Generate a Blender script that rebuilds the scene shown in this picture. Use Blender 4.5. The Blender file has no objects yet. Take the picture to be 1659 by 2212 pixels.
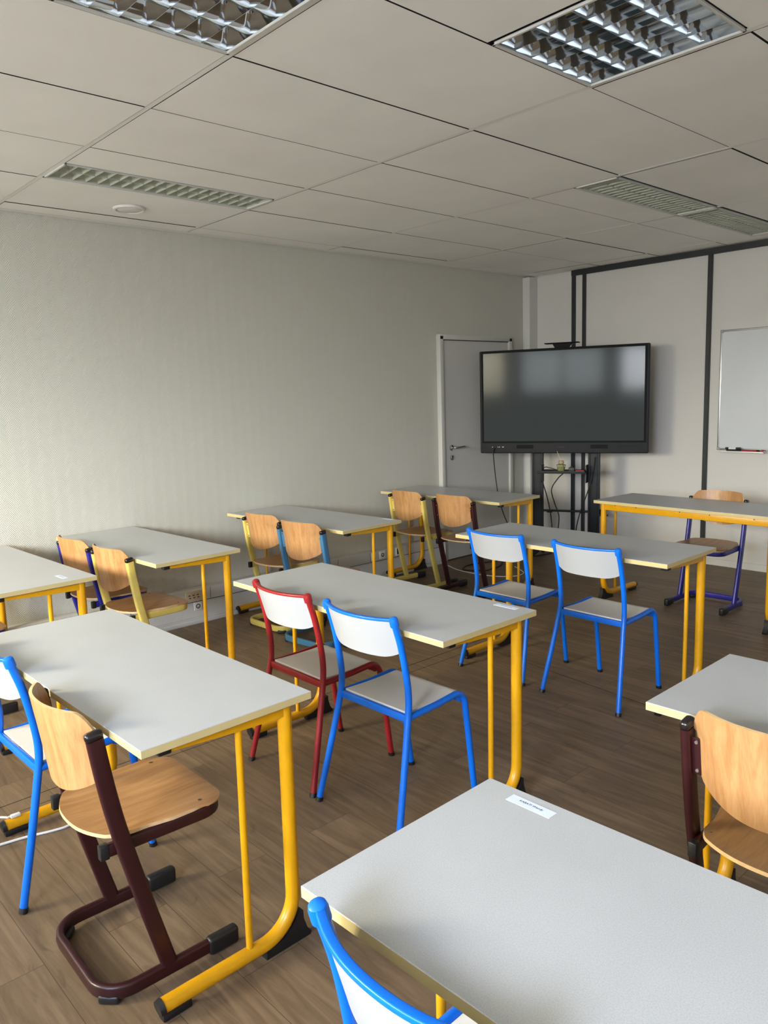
import bpy, bmesh, math, random
from mathutils import Vector, Matrix
random.seed(7)
scene = bpy.context.scene
C = scene.collection
R = math.radians

# ------------------------------------------------------------------ camera
CAM = Vector((4.8487, 0.0, 1.5604)); FPX = 1679.94
YAW, PITCH, ROLL = 0.8317, -0.1493, -0.0319
fwd = Vector((-math.sin(YAW)*math.cos(PITCH), math.cos(YAW)*math.cos(PITCH), math.sin(PITCH)))
rgt = Vector((math.cos(YAW), math.sin(YAW), 0)); upv = rgt.cross(fwd)
r2 = math.cos(ROLL)*rgt + math.sin(ROLL)*upv
u2 = -math.sin(ROLL)*rgt + math.cos(ROLL)*upv
cd = bpy.data.cameras.new('camera'); cam = bpy.data.objects.new('camera', cd); C.objects.link(cam)
cd.sensor_fit = 'VERTICAL'; cd.sensor_height = 24.0; cd.lens = FPX/2212*24.0
cd.clip_start = 0.02; cd.clip_end = 60
M = Matrix((r2, u2, -fwd)).transposed().to_4x4(); M.translation = CAM
cam.matrix_world = M; scene.camera = cam

# ------------------------------------------------------------------ exposure, world, daylight
scene.view_settings.view_transform = 'Standard'; scene.view_settings.look = 'None'
scene.view_settings.gamma = 1.0; scene.view_settings.use_curve_mapping = False
scene.view_settings.exposure = 0.0
scene.cycles.use_denoising = True
scene.cycles.max_bounces = 10; scene.cycles.diffuse_bounces = 6; scene.cycles.glossy_bounces = 6
scene.cycles.sample_clamp_indirect = 6.0
w = bpy.data.worlds.new('sky'); scene.world = w; w.use_nodes = True
w.node_tree.nodes['Background'].inputs[0].default_value = (0.62, 0.74, 0.9, 1)
w.node_tree.nodes['Background'].inputs[1].default_value = 0.9

YW = -2.6                      # window wall
WINS = [(0.22, 1.74), (2.03, 3.72), (4.01, 5.70)]
ZS, ZT = 1.44, 2.40            # sill, head
# daylight of the open sky above the roofs outside: low bands of sky seen through each window,
# (window, degrees down, spread, power, colour)
SKY = [(0, 8, 44, 50, (1.0, 0.90, 0.66)), (1, 8, 44, 46, (0.88, 0.96, 1.0)), (2, 8, 44, 138, (0.95, 0.98, 1.0)),
       (0, 20, 44, 160, (1.0, 0.93, 0.68)), (2, 20, 44, 75, (0.38, 0.56, 1.0))]
for wi, tilt, spread, pw, col in SKY:
    x0, x1 = WINS[wi]
    for yaw in (-50, -25, 0, 25, 50):
        ld = bpy.data.lights.new('window_daylight', 'AREA'); ld.shape = 'RECTANGLE'
        ld.size = x1-x0+0.2; ld.size_y = 1.05; ld.energy = pw/5; ld.color = col; ld.spread = R(spread)
        lo = bpy.data.objects.new('window_daylight', ld); C.objects.link(lo)
        lo.location = ((x0+x1)/2, YW-0.62, 2.05)
        lo.rotation_euler = (R(90-tilt), 0, R(yaw))

for x0, x1 in WINS:                # added fill lamps at the blinds lift the ceiling, as slat-scattered daylight would
    ld = bpy.data.lights.new('ceiling_fill', 'AREA'); ld.shape = 'RECTANGLE'
    ld.size = x1-x0-0.1; ld.size_y = 0.8; ld.energy = 46; ld.color = (0.91, 0.98, 0.98); ld.spread = R(100)
    lo = bpy.data.objects.new('ceiling_fill', ld); C.objects.link(lo)
    lo.location = ((x0+x1)/2, YW-0.015, 1.92); lo.rotation_euler = (R(90+50), 0, 0)

# ------------------------------------------------------------------ materials
def new_mat(name):
    m = bpy.data.materials.new(name); m.use_nodes = True
    return m, m.node_tree.nodes, m.node_tree.links, m.node_tree.nodes['Principled BSDF']
def srgb(r, g, b):
    f = lambda c: (c/255/12.92) if c/255 <= 0.04045 else ((c/255+0.055)/1.055)**2.4
    return (f(r), f(g), f(b), 1)
def simple(name, col, rough=0.5, metal=0.0, spec=0.5, var=0.0, vscale=30, bump=0.0, bscale=200):
    m, n, l, p = new_mat(name)
    p.inputs['Roughness'].default_value = rough; p.inputs['Metallic'].default_value = metal
    p.inputs['Specular IOR Level'].default_value = spec
    tc = n.new('ShaderNodeTexCoord')
    no = n.new('ShaderNodeTexNoise'); no.inputs['Scale'].default_value = vscale; no.inputs['Detail'].default_value = 4
    l.new(tc.outputs['Object'], no.inputs['Vector'])
    mx = n.new('ShaderNodeMix'); mx.data_type = 'RGBA'; mx.blend_type = 'MULTIPLY'
    mx.inputs['Factor'].default_value = 1.0
    rp = n.new('ShaderNodeMapRange'); rp.inputs[1].default_value = 0.3; rp.inputs[2].default_value = 0.7
    rp.inputs[3].default_value = 1-var; rp.inputs[4].default_value = 1+var
    l.new(no.outputs['Fac'], rp.inputs[0])
    mx.inputs['A'].default_value = col
    l.new(rp.outputs[0], mx.inputs['B']); l.new(mx.outputs['Result'], p.inputs['Base Color'])
    if bump:
        nb = n.new('ShaderNodeTexNoise'); nb.inputs['Scale'].default_value = bscale
        l.new(tc.outputs['Object'], nb.inputs['Vector'])
        bp_ = n.new('ShaderNodeBump'); bp_.inputs['Strength'].default_value = bump; bp_.inputs['Distance'].default_value = 0.002
        l.new(nb.outputs['Fac'], bp_.inputs['Height']); l.new(bp_.outputs[0], p.inputs['Normal'])
    return m
def wood(name, base, dark, axis, scale=14):
    m, n, l, p = new_mat(name)
    tc = n.new('ShaderNodeTexCoord'); oi = n.new('ShaderNodeObjectInfo')
    ad = n.new('ShaderNodeVectorMath'); ad.operation = 'ADD'
    ml = n.new('ShaderNodeVectorMath'); ml.operation = 'SCALE'; ml.inputs['Scale'].default_value = 7.0
    cx = n.new('ShaderNodeCombineXYZ'); l.new(oi.outputs['Random'], cx.inputs[0]); l.new(oi.outputs['Random'], cx.inputs[1])
    l.new(cx.outputs[0], ml.inputs[0]); l.new(tc.outputs['Object'], ad.inputs[0]); l.new(ml.outputs[0], ad.inputs[1])
    mp = n.new('ShaderNodeMapping'); s = [scale*3]*3; s[axis] = scale*0.22; mp.inputs['Scale'].default_value = s
    l.new(ad.outputs[0], mp.inputs['Vector'])
    no = n.new('ShaderNodeTexNoise'); no.inputs['Scale'].default_value = 1.0; no.inputs['Detail'].default_value = 6
    no.inputs['Distortion'].default_value = 0.7; l.new(mp.outputs[0], no.inputs['Vector'])
    n2 = n.new('ShaderNodeTexNoise'); n2.inputs['Scale'].default_value = 6.0; n2.inputs['Detail'].default_value = 2
    l.new(mp.outputs[0], n2.inputs['Vector'])
    am = n.new('ShaderNodeMath'); am.operation = 'MULTIPLY_ADD'; am.inputs[1].default_value = 0.35
    l.new(n2.outputs['Fac'], am.inputs[0]); l.new(no.outputs['Fac'], am.inputs[2])
    cr = n.new('ShaderNodeValToRGB'); cr.color_ramp.elements[0].position = 0.5; cr.color_ramp.elements[1].position = 0.85
    cr.color_ramp.elements[0].color = dark; cr.color_ramp.elements[1].color = base
    l.new(am.outputs[0], cr.inputs[0]); l.new(cr.outputs[0], p.inputs['Base Color'])
    p.inputs['Roughness'].default_value = 0.38
    return m

mats = {}
mats['yellow'] = simple('yellow_paint', srgb(212, 152, 8), 0.33, var=0.05, vscale=20)
mats['blue'] = simple('blue_paint', srgb(0, 101, 206), 0.32, var=0.04)
mats['red'] = simple('red_paint', srgb(140, 26, 29), 0.35, var=0.05)
mats['maroon'] = simple('maroon_paint', srgb(46, 13, 17), 0.35, var=0.08)
mats['navy'] = simple('navy_paint', srgb(33, 32, 128), 0.35, var=0.06)
mats['steelblue'] = simple('steel_blue_paint', srgb(58, 108, 142), 0.38, var=0.05)
mats['paleyellow'] = simple('pale_yellow_paint', srgb(206, 184, 96), 0.4, var=0.05)
mats['black'] = simple('black_plastic', srgb(24, 24, 25), 0.42, var=0.1, bump=0.15, bscale=300)
mats['ruddyblack'] = simple('black_cap_plastic', srgb(28, 22, 23), 0.25, var=0.05)
mats['white_lam'] = simple('white_laminate', srgb(168, 170, 173), 0.35, var=0.012, vscale=400)
mats['seat_lam'] = simple('seat_laminate', srgb(220, 216, 209), 0.4, var=0.03, vscale=500)
mats['edge'] = simple('edge_band', srgb(196, 177, 124), 0.45, var=0.03, vscale=15)
mats['beech_back'] = wood('beech_back', srgb(186, 142, 94), srgb(164, 117, 72), 2)
mats['beech_seat'] = wood('beech_seat', srgb(188, 142, 92), srgb(164, 118, 72), 1)
mats['ply_edge'] = simple('plywood_edge', srgb(206, 172, 124), 0.5, var=0.12, vscale=60)
mats['steel'] = simple('bright_steel', srgb(200, 200, 200), 0.25, 1.0)
mats['alu'] = simple('aluminium', srgb(205, 206, 208), 0.35, 0.9)
mats['white_paint'] = simple('white_paint', srgb(206, 205, 201), 0.5, var=0.02)
mats['white_plastic'] = simple('white_plastic', srgb(226, 224, 219), 0.4, var=0.02)
mats['door'] = simple('door_paint', srgb(194, 193, 188), 0.45, var=0.02, vscale=3)
mats['dark_profile'] = simple('dark_profile', srgb(38, 41, 43), 0.4, var=0.06)
mats['panel_wall'] = simple('panel_wall', srgb(207, 204, 200), 0.55, var=0.02, vscale=2, bump=0.06, bscale=120)
mats['plain_wall'] = simple('plain_wall', srgb(207, 204, 200), 0.7, var=0.02, vscale=2)
mats['ceiling'] = simple('ceiling_tile', srgb(247, 245, 240), 0.85, var=0.035, vscale=2.2, bump=0.12, bscale=260)
mats['tbar'] = simple('ceiling_grid', srgb(238, 237, 231), 0.6, var=0.02)
mats['gap'] = simple('shadow_gap', srgb(40, 37, 34), 0.9)
mats['bezel'] = simple('display_bezel', srgb(34, 36, 38), 0.6, spec=0.3, var=0.04)
mats['bezel_black'] = simple('display_inner_bezel', srgb(8, 9, 11), 0.6, spec=0.15)
mats['screen'] = simple('display_glass', srgb(60, 65, 66), 0.09, spec=0.10)
mats['stand'] = simple('stand_metal', srgb(25, 27, 30), 0.5, spec=0.3, var=0.06)
mats['cable_black'] = simple('cable_black', srgb(18, 18, 19), 0.5)
mats['cable_white'] = simple('cable_white', srgb(226, 224, 220), 0.45)
mats['mirror'] = simple('mirror_louvre', srgb(214, 220, 226), 0.06, 1.0)
mats['louvre_matte'] = simple('matt_louvre', srgb(178, 182, 168), 0.6, 0.0)
mats['lamp_tube'] = simple('fluorescent_tube_glass', srgb(235, 235, 232), 0.3)
mats['housing'] = simple('light_housing', srgb(150, 152, 150), 0.5)
mats['paper'] = simple('label_paper', srgb(214, 224, 246), 0.6, var=0.02, vscale=90)
mats['tape'] = simple('clear_tape_haze', srgb(196, 194, 188), 0.3)
mats['ink'] = simple('ink', srgb(30, 32, 60), 0.7)
mats['ink_faint'] = simple('faded_ink', srgb(120, 122, 150), 0.7)
mats['whiteboard'] = simple('whiteboard_enamel', srgb(206, 210, 214), 0.22, var=0.03, vscale=3)
mats['red_plastic'] = simple('red_plastic', srgb(170, 30, 48), 0.4)
mats['cap_wood'] = simple('diffuser_wood', srgb(176, 142, 112), 0.6, var=0.1)
mats['reed'] = simple('reed', srgb(214, 184, 132), 0.7)
mats['oil'] = simple('diffuser_oil', srgb(212, 212, 164), 0.1)
mats['slat'] = simple('blind_slat', srgb(206, 208, 212), 0.5)
mats['dark_hole'] = simple('socket_hole', srgb(30, 29, 28), 0.6)
mats['beige_socket'] = simple('beige_socket_plastic', srgb(206, 190, 160), 0.5)

def glass_mat():
    m, n, l, p = new_mat('bottle_glass')
    p.inputs['Base Color'].default_value = srgb(215, 220, 170); p.inputs['Roughness'].default_value = 0.03
    p.inputs['Transmission Weight'].default_value = 0.9; p.inputs['IOR'].default_value = 1.45
    return m
mats['glass'] = glass_mat()

def table_top_mat():
    m, n, l, p = new_mat('grey_speckled_laminate')
    tc = n.new('ShaderNodeTexCoord')
    no = n.new('ShaderNodeTexNoise'); no.inputs['Scale'].default_value = 420; no.inputs['Detail'].default_value = 3
    l.new(tc.outputs['Object'], no.inputs['Vector'])
    n2 = n.new('ShaderNodeTexNoise'); n2.inputs['Scale'].default_value = 5; n2.inputs['Detail'].default_value = 3
    l.new(tc.outputs['Object'], n2.inputs['Vector'])
    cr = n.new('ShaderNodeValToRGB'); cr.color_ramp.elements[0].position = 0.3; cr.color_ramp.elements[1].position = 0.62
    cr.color_ramp.elements[0].color = srgb(171, 173, 175); cr.color_ramp.elements[1].color = srgb(186, 188, 190)
    l.new(no.outputs['Fac'], cr.inputs[0])
    mx = n.new('ShaderNodeMix'); mx.data_type = 'RGBA'; mx.blend_type = 'MULTIPLY'; mx.inputs['Factor'].default_value = 1
    rp = n.new('ShaderNodeMapRange'); rp.inputs[1].default_value = 0.3; rp.inputs[2].default_value = 0.7
    rp.inputs[3].default_value = 0.97; rp.inputs[4].default_value = 1.02
    l.new(n2.outputs['Fac'], rp.inputs[0]); l.new(cr.outputs[0], mx.inputs['A']); l.new(rp.outputs[0], mx.inputs['B'])
    l.new(mx.outputs['Result'], p.inputs['Base Color'])
    p.inputs['Roughness'].default_value = 0.36; p.inputs['Specular IOR Level'].default_value = 0.5
    return m
mats['top'] = table_top_mat()

def floor_mat():
    m, n, l, p = new_mat('laminate_floor')
    tc = n.new('ShaderNodeTexCoord')
    mp = n.new('ShaderNodeMapping'); mp.inputs['Location'].default_value = (0.45, -0.0375, 0)
    l.new(tc.outputs['Object'], mp.inputs['Vector'])
    br = n.new('ShaderNodeTexBrick'); br.offset = 0.37; br.offset_frequency = 2; br.squash = 1
    br.inputs['Scale'].default_value = 1; br.inputs['Brick Width'].default_value = 1.2; br.inputs['Row Height'].default_value = 0.1875
    br.inputs['Mortar Size'].default_value = 0.0009; br.inputs['Mortar Smooth'].default_value = 0.2
    br.inputs['Color1'].default_value = (0, 0, 0, 1); br.inputs['Color2'].default_value = (1, 1, 1, 1); br.inputs['Mortar'].default_value = (0.5, 0.5, 0.5, 1)
    br.inputs['Bias'].default_value = 0
    l.new(mp.outputs[0], br.inputs['Vector'])
    # grain, shifted per plank
    sh = n.new('ShaderNodeVectorMath'); sh.operation = 'MULTIPLY_ADD'
    sh.inputs[1].default_value = (5.3, 3.1, 9.0)
    l.new(br.outputs['Color'], sh.inputs[0]); l.new(tc.outputs['Object'], sh.inputs[2])
    m1 = n.new('ShaderNodeMapping'); m1.inputs['Scale'].default_value = (1.3, 15, 3); l.new(sh.outputs[0], m1.inputs['Vector'])
    g1 = n.new('ShaderNodeTexNoise'); g1.inputs['Scale'].default_value = 1.6; g1.inputs['Detail'].default_value = 7; g1.inputs['Roughness'].default_value = 0.62; g1.inputs['Distortion'].default_value = 1.2
    l.new(m1.outputs[0], g1.inputs['Vector'])
    m2 = n.new('ShaderNodeMapping'); m2.inputs['Scale'].default_value = (3.2, 8, 3); l.new(sh.outputs[0], m2.inputs['Vector'])
    g2 = n.new('ShaderNodeTexNoise'); g2.inputs['Scale'].default_value = 1.3; g2.inputs['Detail'].default_value = 4; g2.inputs['Distortion'].default_value = 2.0
    l.new(m2.outputs[0], g2.inputs['Vector'])
    cr = n.new('ShaderNodeValToRGB'); e = cr.color_ramp.elements
    e[0].position = 0.28; e[0].color = srgb(94, 77, 59); e[1].position = 0.72; e[1].color = srgb(132, 112, 89)
    x = e.new(0.5); x.color = srgb(113, 94, 73)
    l.new(g1.outputs['Fac'], cr.inputs[0])
    kn = n.new('ShaderNodeMapRange'); kn.inputs[1].default_value = 0.64; kn.inputs[2].default_value = 0.76; kn.inputs[3].default_value = 1.0; kn.inputs[4].default_value = 0.68
    l.new(g2.outputs['Fac'], kn.inputs[0])
    mk = n.new('ShaderNodeMix'); mk.data_type = 'RGBA'; mk.blend_type = 'MULTIPLY'; mk.inputs['Factor'].default_value = 1
    l.new(cr.outputs[0], mk.inputs['A']); l.new(kn.outputs[0], mk.inputs['B'])
    pv = n.new('ShaderNodeMapRange'); pv.inputs[3].default_value = 0.88; pv.inputs[4].default_value = 1.08
    l.new(br.outputs['Color'], pv.inputs[0])
    mv = n.new('ShaderNodeMix'); mv.data_type = 'RGBA'; mv.blend_type = 'MULTIPLY'; mv.inputs['Factor'].default_value = 1
    l.new(mk.outputs['Result'], mv.inputs['A']); l.new(pv.outputs[0], mv.inputs['B'])
    mm = n.new('ShaderNodeMix'); mm.data_type = 'RGBA'; mm.inputs['B'].default_value = srgb(62, 50, 40)
    l.new(br.outputs['Fac'], mm.inputs['Factor']); l.new(mv.outputs['Result'], mm.inputs['A'])
    l.new(mm.outputs['Result'], p.inputs['Base Color'])
    p.inputs['Roughness'].default_value = 0.5; p.inputs['Specular IOR Level'].default_value = 0.35
    bm_ = n.new('ShaderNodeBump'); bm_.inputs['Strength'].default_value = 0.12; bm_.inputs['Distance'].default_value = 0.002
    l.new(g1.outputs['Fac'], bm_.inputs['Height']); l.new(bm_.outputs[0], p.inputs['Normal'])
    return m
mats['floor'] = floor_mat()

def herringbone_mat():
    m, n, l, p = new_mat('herringbone_wallpaper')
    tc = n.new('ShaderNodeTexCoord'); sp = n.new('ShaderNodeSeparateXYZ'); l.new(tc.outputs['Object'], sp.inputs[0])
    pp = n.new('ShaderNodeMath'); pp.operation = 'PINGPONG'; pp.inputs[1].default_value = 0.040
    l.new(sp.outputs['Y'], pp.inputs[0])
    a = n.new('ShaderNodeMath'); a.operation = 'MULTIPLY_ADD'; a.inputs[1].default_value = 1.25
    l.new(pp.outputs[0], a.inputs[0]); l.new(sp.outputs['Z'], a.inputs[2])
    s = n.new('ShaderNodeMath'); s.operation = 'MULTIPLY'; s.inputs[1].default_value = 2*math.pi/0.0135; l.new(a.outputs[0], s.inputs[0])
    si = n.new('ShaderNodeMath'); si.operation = 'SINE'; l.new(s.outputs[0], si.inputs[0])
    b = n.new('ShaderNodeBump'); b.inputs['Strength'].default_value = 0.5; b.inputs['Distance'].default_value = 0.0012
    l.new(si.outputs[0], b.inputs['Height']); l.new(b.outputs[0], p.inputs['Normal'])
    no = n.new('ShaderNodeTexNoise'); no.inputs['Scale'].default_value = 1.2; l.new(tc.outputs['Object'], no.inputs['Vector'])
    cr = n.new('ShaderNodeMix'); cr.data_type = 'RGBA'; cr.inputs['A'].default_value = srgb(195, 193, 183); cr.inputs["B"].default_value = srgb(199, 197, 187)
    l.new(no.outputs['Fac'], cr.inputs['Factor'])
    mr = n.new('ShaderNodeMapRange'); mr.inputs[1].default_value = -1; mr.inputs[2].default_value = 1; mr.inputs[3].default_value = 0.945; mr.inputs[4].default_value = 1.04
    l.new(si.outputs[0], mr.inputs[0])
    mx = n.new('ShaderNodeMix'); mx.data_type = 'RGBA'; mx.blend_type = 'MULTIPLY'; mx.inputs['Factor'].default_value = 1
    l.new(cr.outputs['Result'], mx.inputs['A']); l.new(mr.outputs[0], mx.inputs['B']); l.new(mx.outputs['Result'], p.inputs['Base Color'])
    p.inputs['Roughness'].default_value = 0.55; p.inputs['Specular IOR Level'].default_value = 0.3
    return m
mats['herring'] = herringbone_mat()

# ------------------------------------------------------------------ mesh builder
class MB:
    def __init__(s): s.v = []; s.f = []; s.mi = []; s.cur = 0
    def face(s, ids): s.f.append(tuple(ids)); s.mi.append(s.cur)
    def add(s, vs, fs):
        o = len(s.v); s.v += [Vector(x) for x in vs]
        for f in fs: s.face([o+i for i in f])
    def box(s, c, d, bev=0.0, rot=None, seg=2):
        bm = bmesh.new(); bmesh.ops.create_cube(bm, size=1.0)
        for v in bm.verts: v.co = Vector((v.co.x*d[0], v.co.y*d[1], v.co.z*d[2]))
        if bev: bmesh.ops.bevel(bm, geom=bm.edges[:], offset=bev, segments=seg, affect='EDGES', profile=0.5)
        for v in bm.verts:
            if rot is not None: v.co = rot @ v.co
            v.co += Vector(c)
        bm.verts.index_update()
        s.add([v.co.copy() for v in bm.verts], [[v.index for v in f.verts] for f in bm.faces]); bm.free(); return s
    def sweep(s, pts, prof, closed=False, caps=True, up=None):
        """sweep a 2D profile (list of (a,b)) along pts; a along side, b along 'up'"""
        pts = [Vector(p) for p in pts]; n = len(pts); k = len(prof); rings = []
        ref = Vector(up) if up is not None else None
        side = None
        for i in range(n):
            if closed: t = (pts[(i+1) % n]-pts[i-1])
            else: t = pts[min(i+1, n-1)]-pts[max(i-1, 0)]
            t.normalize()
            if ref is not None:
                sd = t.cross(ref)
                if sd.length < 1e-4: sd = side or t.orthogonal()
                sd.normalize()
            else:
                if side is None: sd = t.orthogonal().normalized()
                else: sd = (side - t*side.dot(t)).normalized()
            side = sd; ub = sd.cross(t).normalized()
            # miter
            mit = 1.0
            if 0 < i < n-1 or closed:
                a = (pts[i]-pts[i-1]).normalized()
                cosang = max(0.3, a.dot(t)); mit = 1/cosang
            bend = None
            ring = []
            o = len(s.v)
            for (pa, pb) in prof:
                s.v.append(pts[i] + sd*pa + ub*pb)
            rings.append(o)
        m = n if closed else n-1
        for i in range(m):
            a = rings[i]; b = rings[(i+1) % n]
            for j in range(k):
                j2 = (j+1) % k
                s.face((a+j, a+j2, b+j2, b+j))
        if caps and not closed:
            s.face([rings[0]+j for j in reversed(range(k))]); s.face([rings[-1]+j for j in range(k)])
        return s
    def tube(s, pts, r, seg=14, closed=False, caps=True):
        return s.sweep(pts, [(r*math.cos(2*math.pi*i/seg), r*math.sin(2*math.pi*i/seg)) for i in range(seg)], closed, caps)
    def cyl(s, a, b, r, seg=20, r2=None):
        a = Vector(a); b = Vector(b); t = (b-a).normalized(); sd = t.orthogonal().normalized(); ub = t.cross(sd)
        o = len(s.v)
        for c, rr in ((a, r), (b, r if r2 is None else r2)):
            for i in range(seg):
                an = 2*math.pi*i/seg; s.v.append(c + sd*rr*math.cos(an) + ub*rr*math.sin(an))
        for i in range(seg): s.face((o+i, o+(i+1) % seg, o+seg+(i+1) % seg, o+seg+i))
        s.face([o+i for i in reversed(range(seg))]); s.face([o+seg+i for i in range(seg)]); return s
    def lathe(s, prof, c, seg=24, axis='Z'):
        o = len(s.v); k = len(prof); c = Vector(c)
        for i in range(seg):
            an = 2*math.pi*i/seg
            for (r, h) in prof:
                p = Vector((r*math.cos(an), r*math.sin(an), h))
                if axis == 'X': p = Vector((h, r*math.cos(an), r*math.sin(an)))
                if axis == 'Y': p = Vector((r*math.sin(an), h, r*math.cos(an)))
                s.v.append(c+p)
        for i in range(seg):
            for j in range(k-1):
                a = o+i*k+j; b = o+((i+1) % seg)*k+j
                s.face((a, b, b+1, a+1))
        return s
    def prism(s, poly, axis, a0, a1):
        """extrude a 2D polygon along an axis (0,1,2)"""
        o = len(s.v); k = len(poly)
        for a in (a0, a1):
            for (u, v) in poly:
                p = [0, 0, 0]; p[axis] = a; q = [i for i in range(3) if i != axis]; p[q[0]] = u; p[q[1]] = v; s.v.append(Vector(p))
        for i in range(k): s.face((o+i, o+(i+1) % k, o+k+(i+1) % k, o+k+i))
        s.face([o+i for i in reversed(range(k))]); s.face([o+k+i for i in range(k)]); return s
    def sheet(s, fn, nu, nv, th, rim=None):
        """thick sheet from fn(u,v) (u,v in 0..1); rim faces get material index rim"""
        P = [[Vector(fn(i/nu, j/nv)) for j in range(nv+1)] for i in range(nu+1)]
        o = len(s.v); N = []
        for i in range(nu+1):
            row = []
            for j in range(nv+1):
                du = P[min(i+1, nu)][j]-P[max(i-1, 0)][j]; dv = P[i][min(j+1, nv)]-P[i][max(j-1, 0)]
                nn = du.cross(dv); row.append(nn.normalized() if nn.length > 1e-12 else Vector((0, 0, 1)))
            N.append(row)
        W = nv+1; T = (nu+1)*W
        for sg in (0.5, -0.5):
            for i in range(nu+1):
                for j in range(nv+1): s.v.append(P[i][j] + N[i][j]*th*sg)
        for i in range(nu):
            for j in range(nv):
                a = o+i*W+j
                s.face((a, a+W, a+W+1, a+1)); s.face((T+a, T+a+1, T+a+W+1, T+a+W))
        cm = s.cur
        if rim is not None: s.cur = rim
        bd = [(i, 0) for i in range(nu)] + [(nu, j) for j in range(nv)] + [(i, nv) for i in range(nu, 0, -1)] + [(0, j) for j in range(nv, 0, -1)]
        for q in range(len(bd)):
            i, j = bd[q]; i2, j2 = bd[(q+1) % len(bd)]; a = o+i*W+j; b = o+i2*W+j2
            s.face((a, T+a, T+b, b))
        s.cur = cm
        return s
    def mesh(s, name, ang=35):
        me = bpy.data.meshes.new(name); me.from_pydata([tuple(v) for v in s.v], [], s.f); me.update()
        for p, m in zip(me.polygons, s.mi): p.material_index = m; p.use_smooth = True
        bm = bmesh.new(); bm.from_mesh(me); bmesh.ops.recalc_face_normals(bm, faces=bm.faces[:]); bm.to_mesh(me); bm.free()
        me.set_sharp_from_angle(angle=R(ang))
        return me

def rrect(wd, ht, r, n=3):
    out = []
    for cx, cy, a0 in ((wd/2-r, ht/2-r, 0), (-wd/2+r, ht/2-r, 90), (-wd/2+r, -ht/2+r, 180), (wd/2-r, -ht/2+r, 270)):
        for i in range(n+1):
            a = R(a0+90*i/n); out.append((cx+r*math.cos(a), cy+r*math.sin(a)))
    return out
def fillet(pts, rad, n=7):
    pts = [Vector(p) for p in pts]; out = [pts[0]]
    for i in range(1, len(pts)-1):
        r = rad[i-1] if isinstance(rad, (list, tuple)) else rad
        a = (pts[i-1]-pts[i]); b = (pts[i+1]-pts[i]); la, lb = a.length, b.length; a.normalize(); b.normalize()
        th = a.angle(b)
        if r <= 0 or th > math.pi-0.02: out.append(pts[i]); continue
        d = min(r/math.tan(th/2), la*0.49, lb*0.49); rr = d*math.tan(th/2)
        bis = (a+b).normalized(); c = pts[i]+bis*(rr/math.sin(th/2))
        p0 = pts[i]+a*d; p1 = pts[i]+b*d; v0 = p0-c; v1 = p1-c; an = v0.angle(v1)
        for k in range(n+1):
            t = k/n; out.append(c + (v0*math.sin((1-t)*an)+v1*math.sin(t*an))/math.sin(an))
    out.append(pts[-1]); return out
def spline(pts, n=8):
    P = [Vector(p) for p in pts]; P = [2*P[0]-P[1]]+P+[2*P[-1]-P[-2]]; out = []
    for i in range(1, len(P)-2):
        for k in range(n):
            t = k/n; a, b, c, d = P[i-1], P[i], P[i+1], P[i+2]
            out.append(0.5*((2*b)+(c-a)*t+(2*a-5*b+4*c-d)*t*t+(3*b-a-3*c+d)*t**3))
    out.append(P[-2]); return out

def link(name, me, ms, parent=None):
    if isinstance(me, MB): me = me.mesh(name)
    ms = ms if isinstance(ms, (list, tuple)) else [ms]
    while len(me.materials) < len(ms): me.materials.append(None)
    o = bpy.data.objects.new(name, me); C.objects.link(o)
    for i, m in enumerate(ms):
        o.material_slots[i].link = 'OBJECT'; o.material_slots[i].material = mats[m]
    if parent is not None: o.parent = parent
    return o
def tag(o, label=None, cat=None, group=None, kind=None):
    if label: o['label'] = label
    if cat: o['category'] = cat
    if group: o['group'] = group
    if kind: o['kind'] = kind
    return o
def thing(name, label, cat, loc=(0, 0, 0), rz=0.0, group=None):
    o = bpy.data.objects.new(name, None); C.objects.link(o); o.empty_display_size = 0.1
    o.location = loc; o.rotation_euler = (0, 0, rz); return tag(o, label, cat, group)
def struct(name, mb, ms, parent=None):
    o = link(name, mb, ms, parent)
    if parent is None: o['kind'] = 'structure'
    return o

# ------------------------------------------------------------------ room
XW, D, XR, HC = -0.08, 6.592, 6.35, 2.683
f = MB(); f.box(((XW+XR)/2, (YW+D)/2, -0.05), (XR-XW+0.4, D-YW+0.4, 0.1)); struct('floor', f, 'floor')
b = MB(); b.box((XW-0.05, (YW+D)/2, 1.36), (0.1, D-YW+0.2, 2.72)); struct('wall_left', b, 'herring')
b = MB(); b.box((XR+0.05, (YW+D)/2, 1.36), (0.1, D-YW+0.2, 2.72)); struct('wall_right', b, 'plain_wall')
b = MB(); b.box(((XW+XR)/2, D+0.05, 1.36), (XR-XW+0.2, 0.1, 2.72)); struct('wall_back', b, 'panel_wall')
b = MB()
b.box(((XW+XR)/2, YW-0.1, ZS/2), (XR-XW+0.2, 0.2, ZS))
b.box(((XW+XR)/2, YW-0.1, (ZT+2.72)/2), (XR-XW+0.2, 0.2, 2.72-ZT))
xs = [XW-0.1] + [v for wn in WINS for v in wn] + [XR+0.1]
for i in range(0, len(xs), 2): b.box(((xs[i]+xs[i+1])/2, YW-0.1, (ZS+ZT)/2), (xs[i+1]-xs[i], 0.2, ZT-ZS))
struct('wall_rear', b, 'plain_wall')
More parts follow.
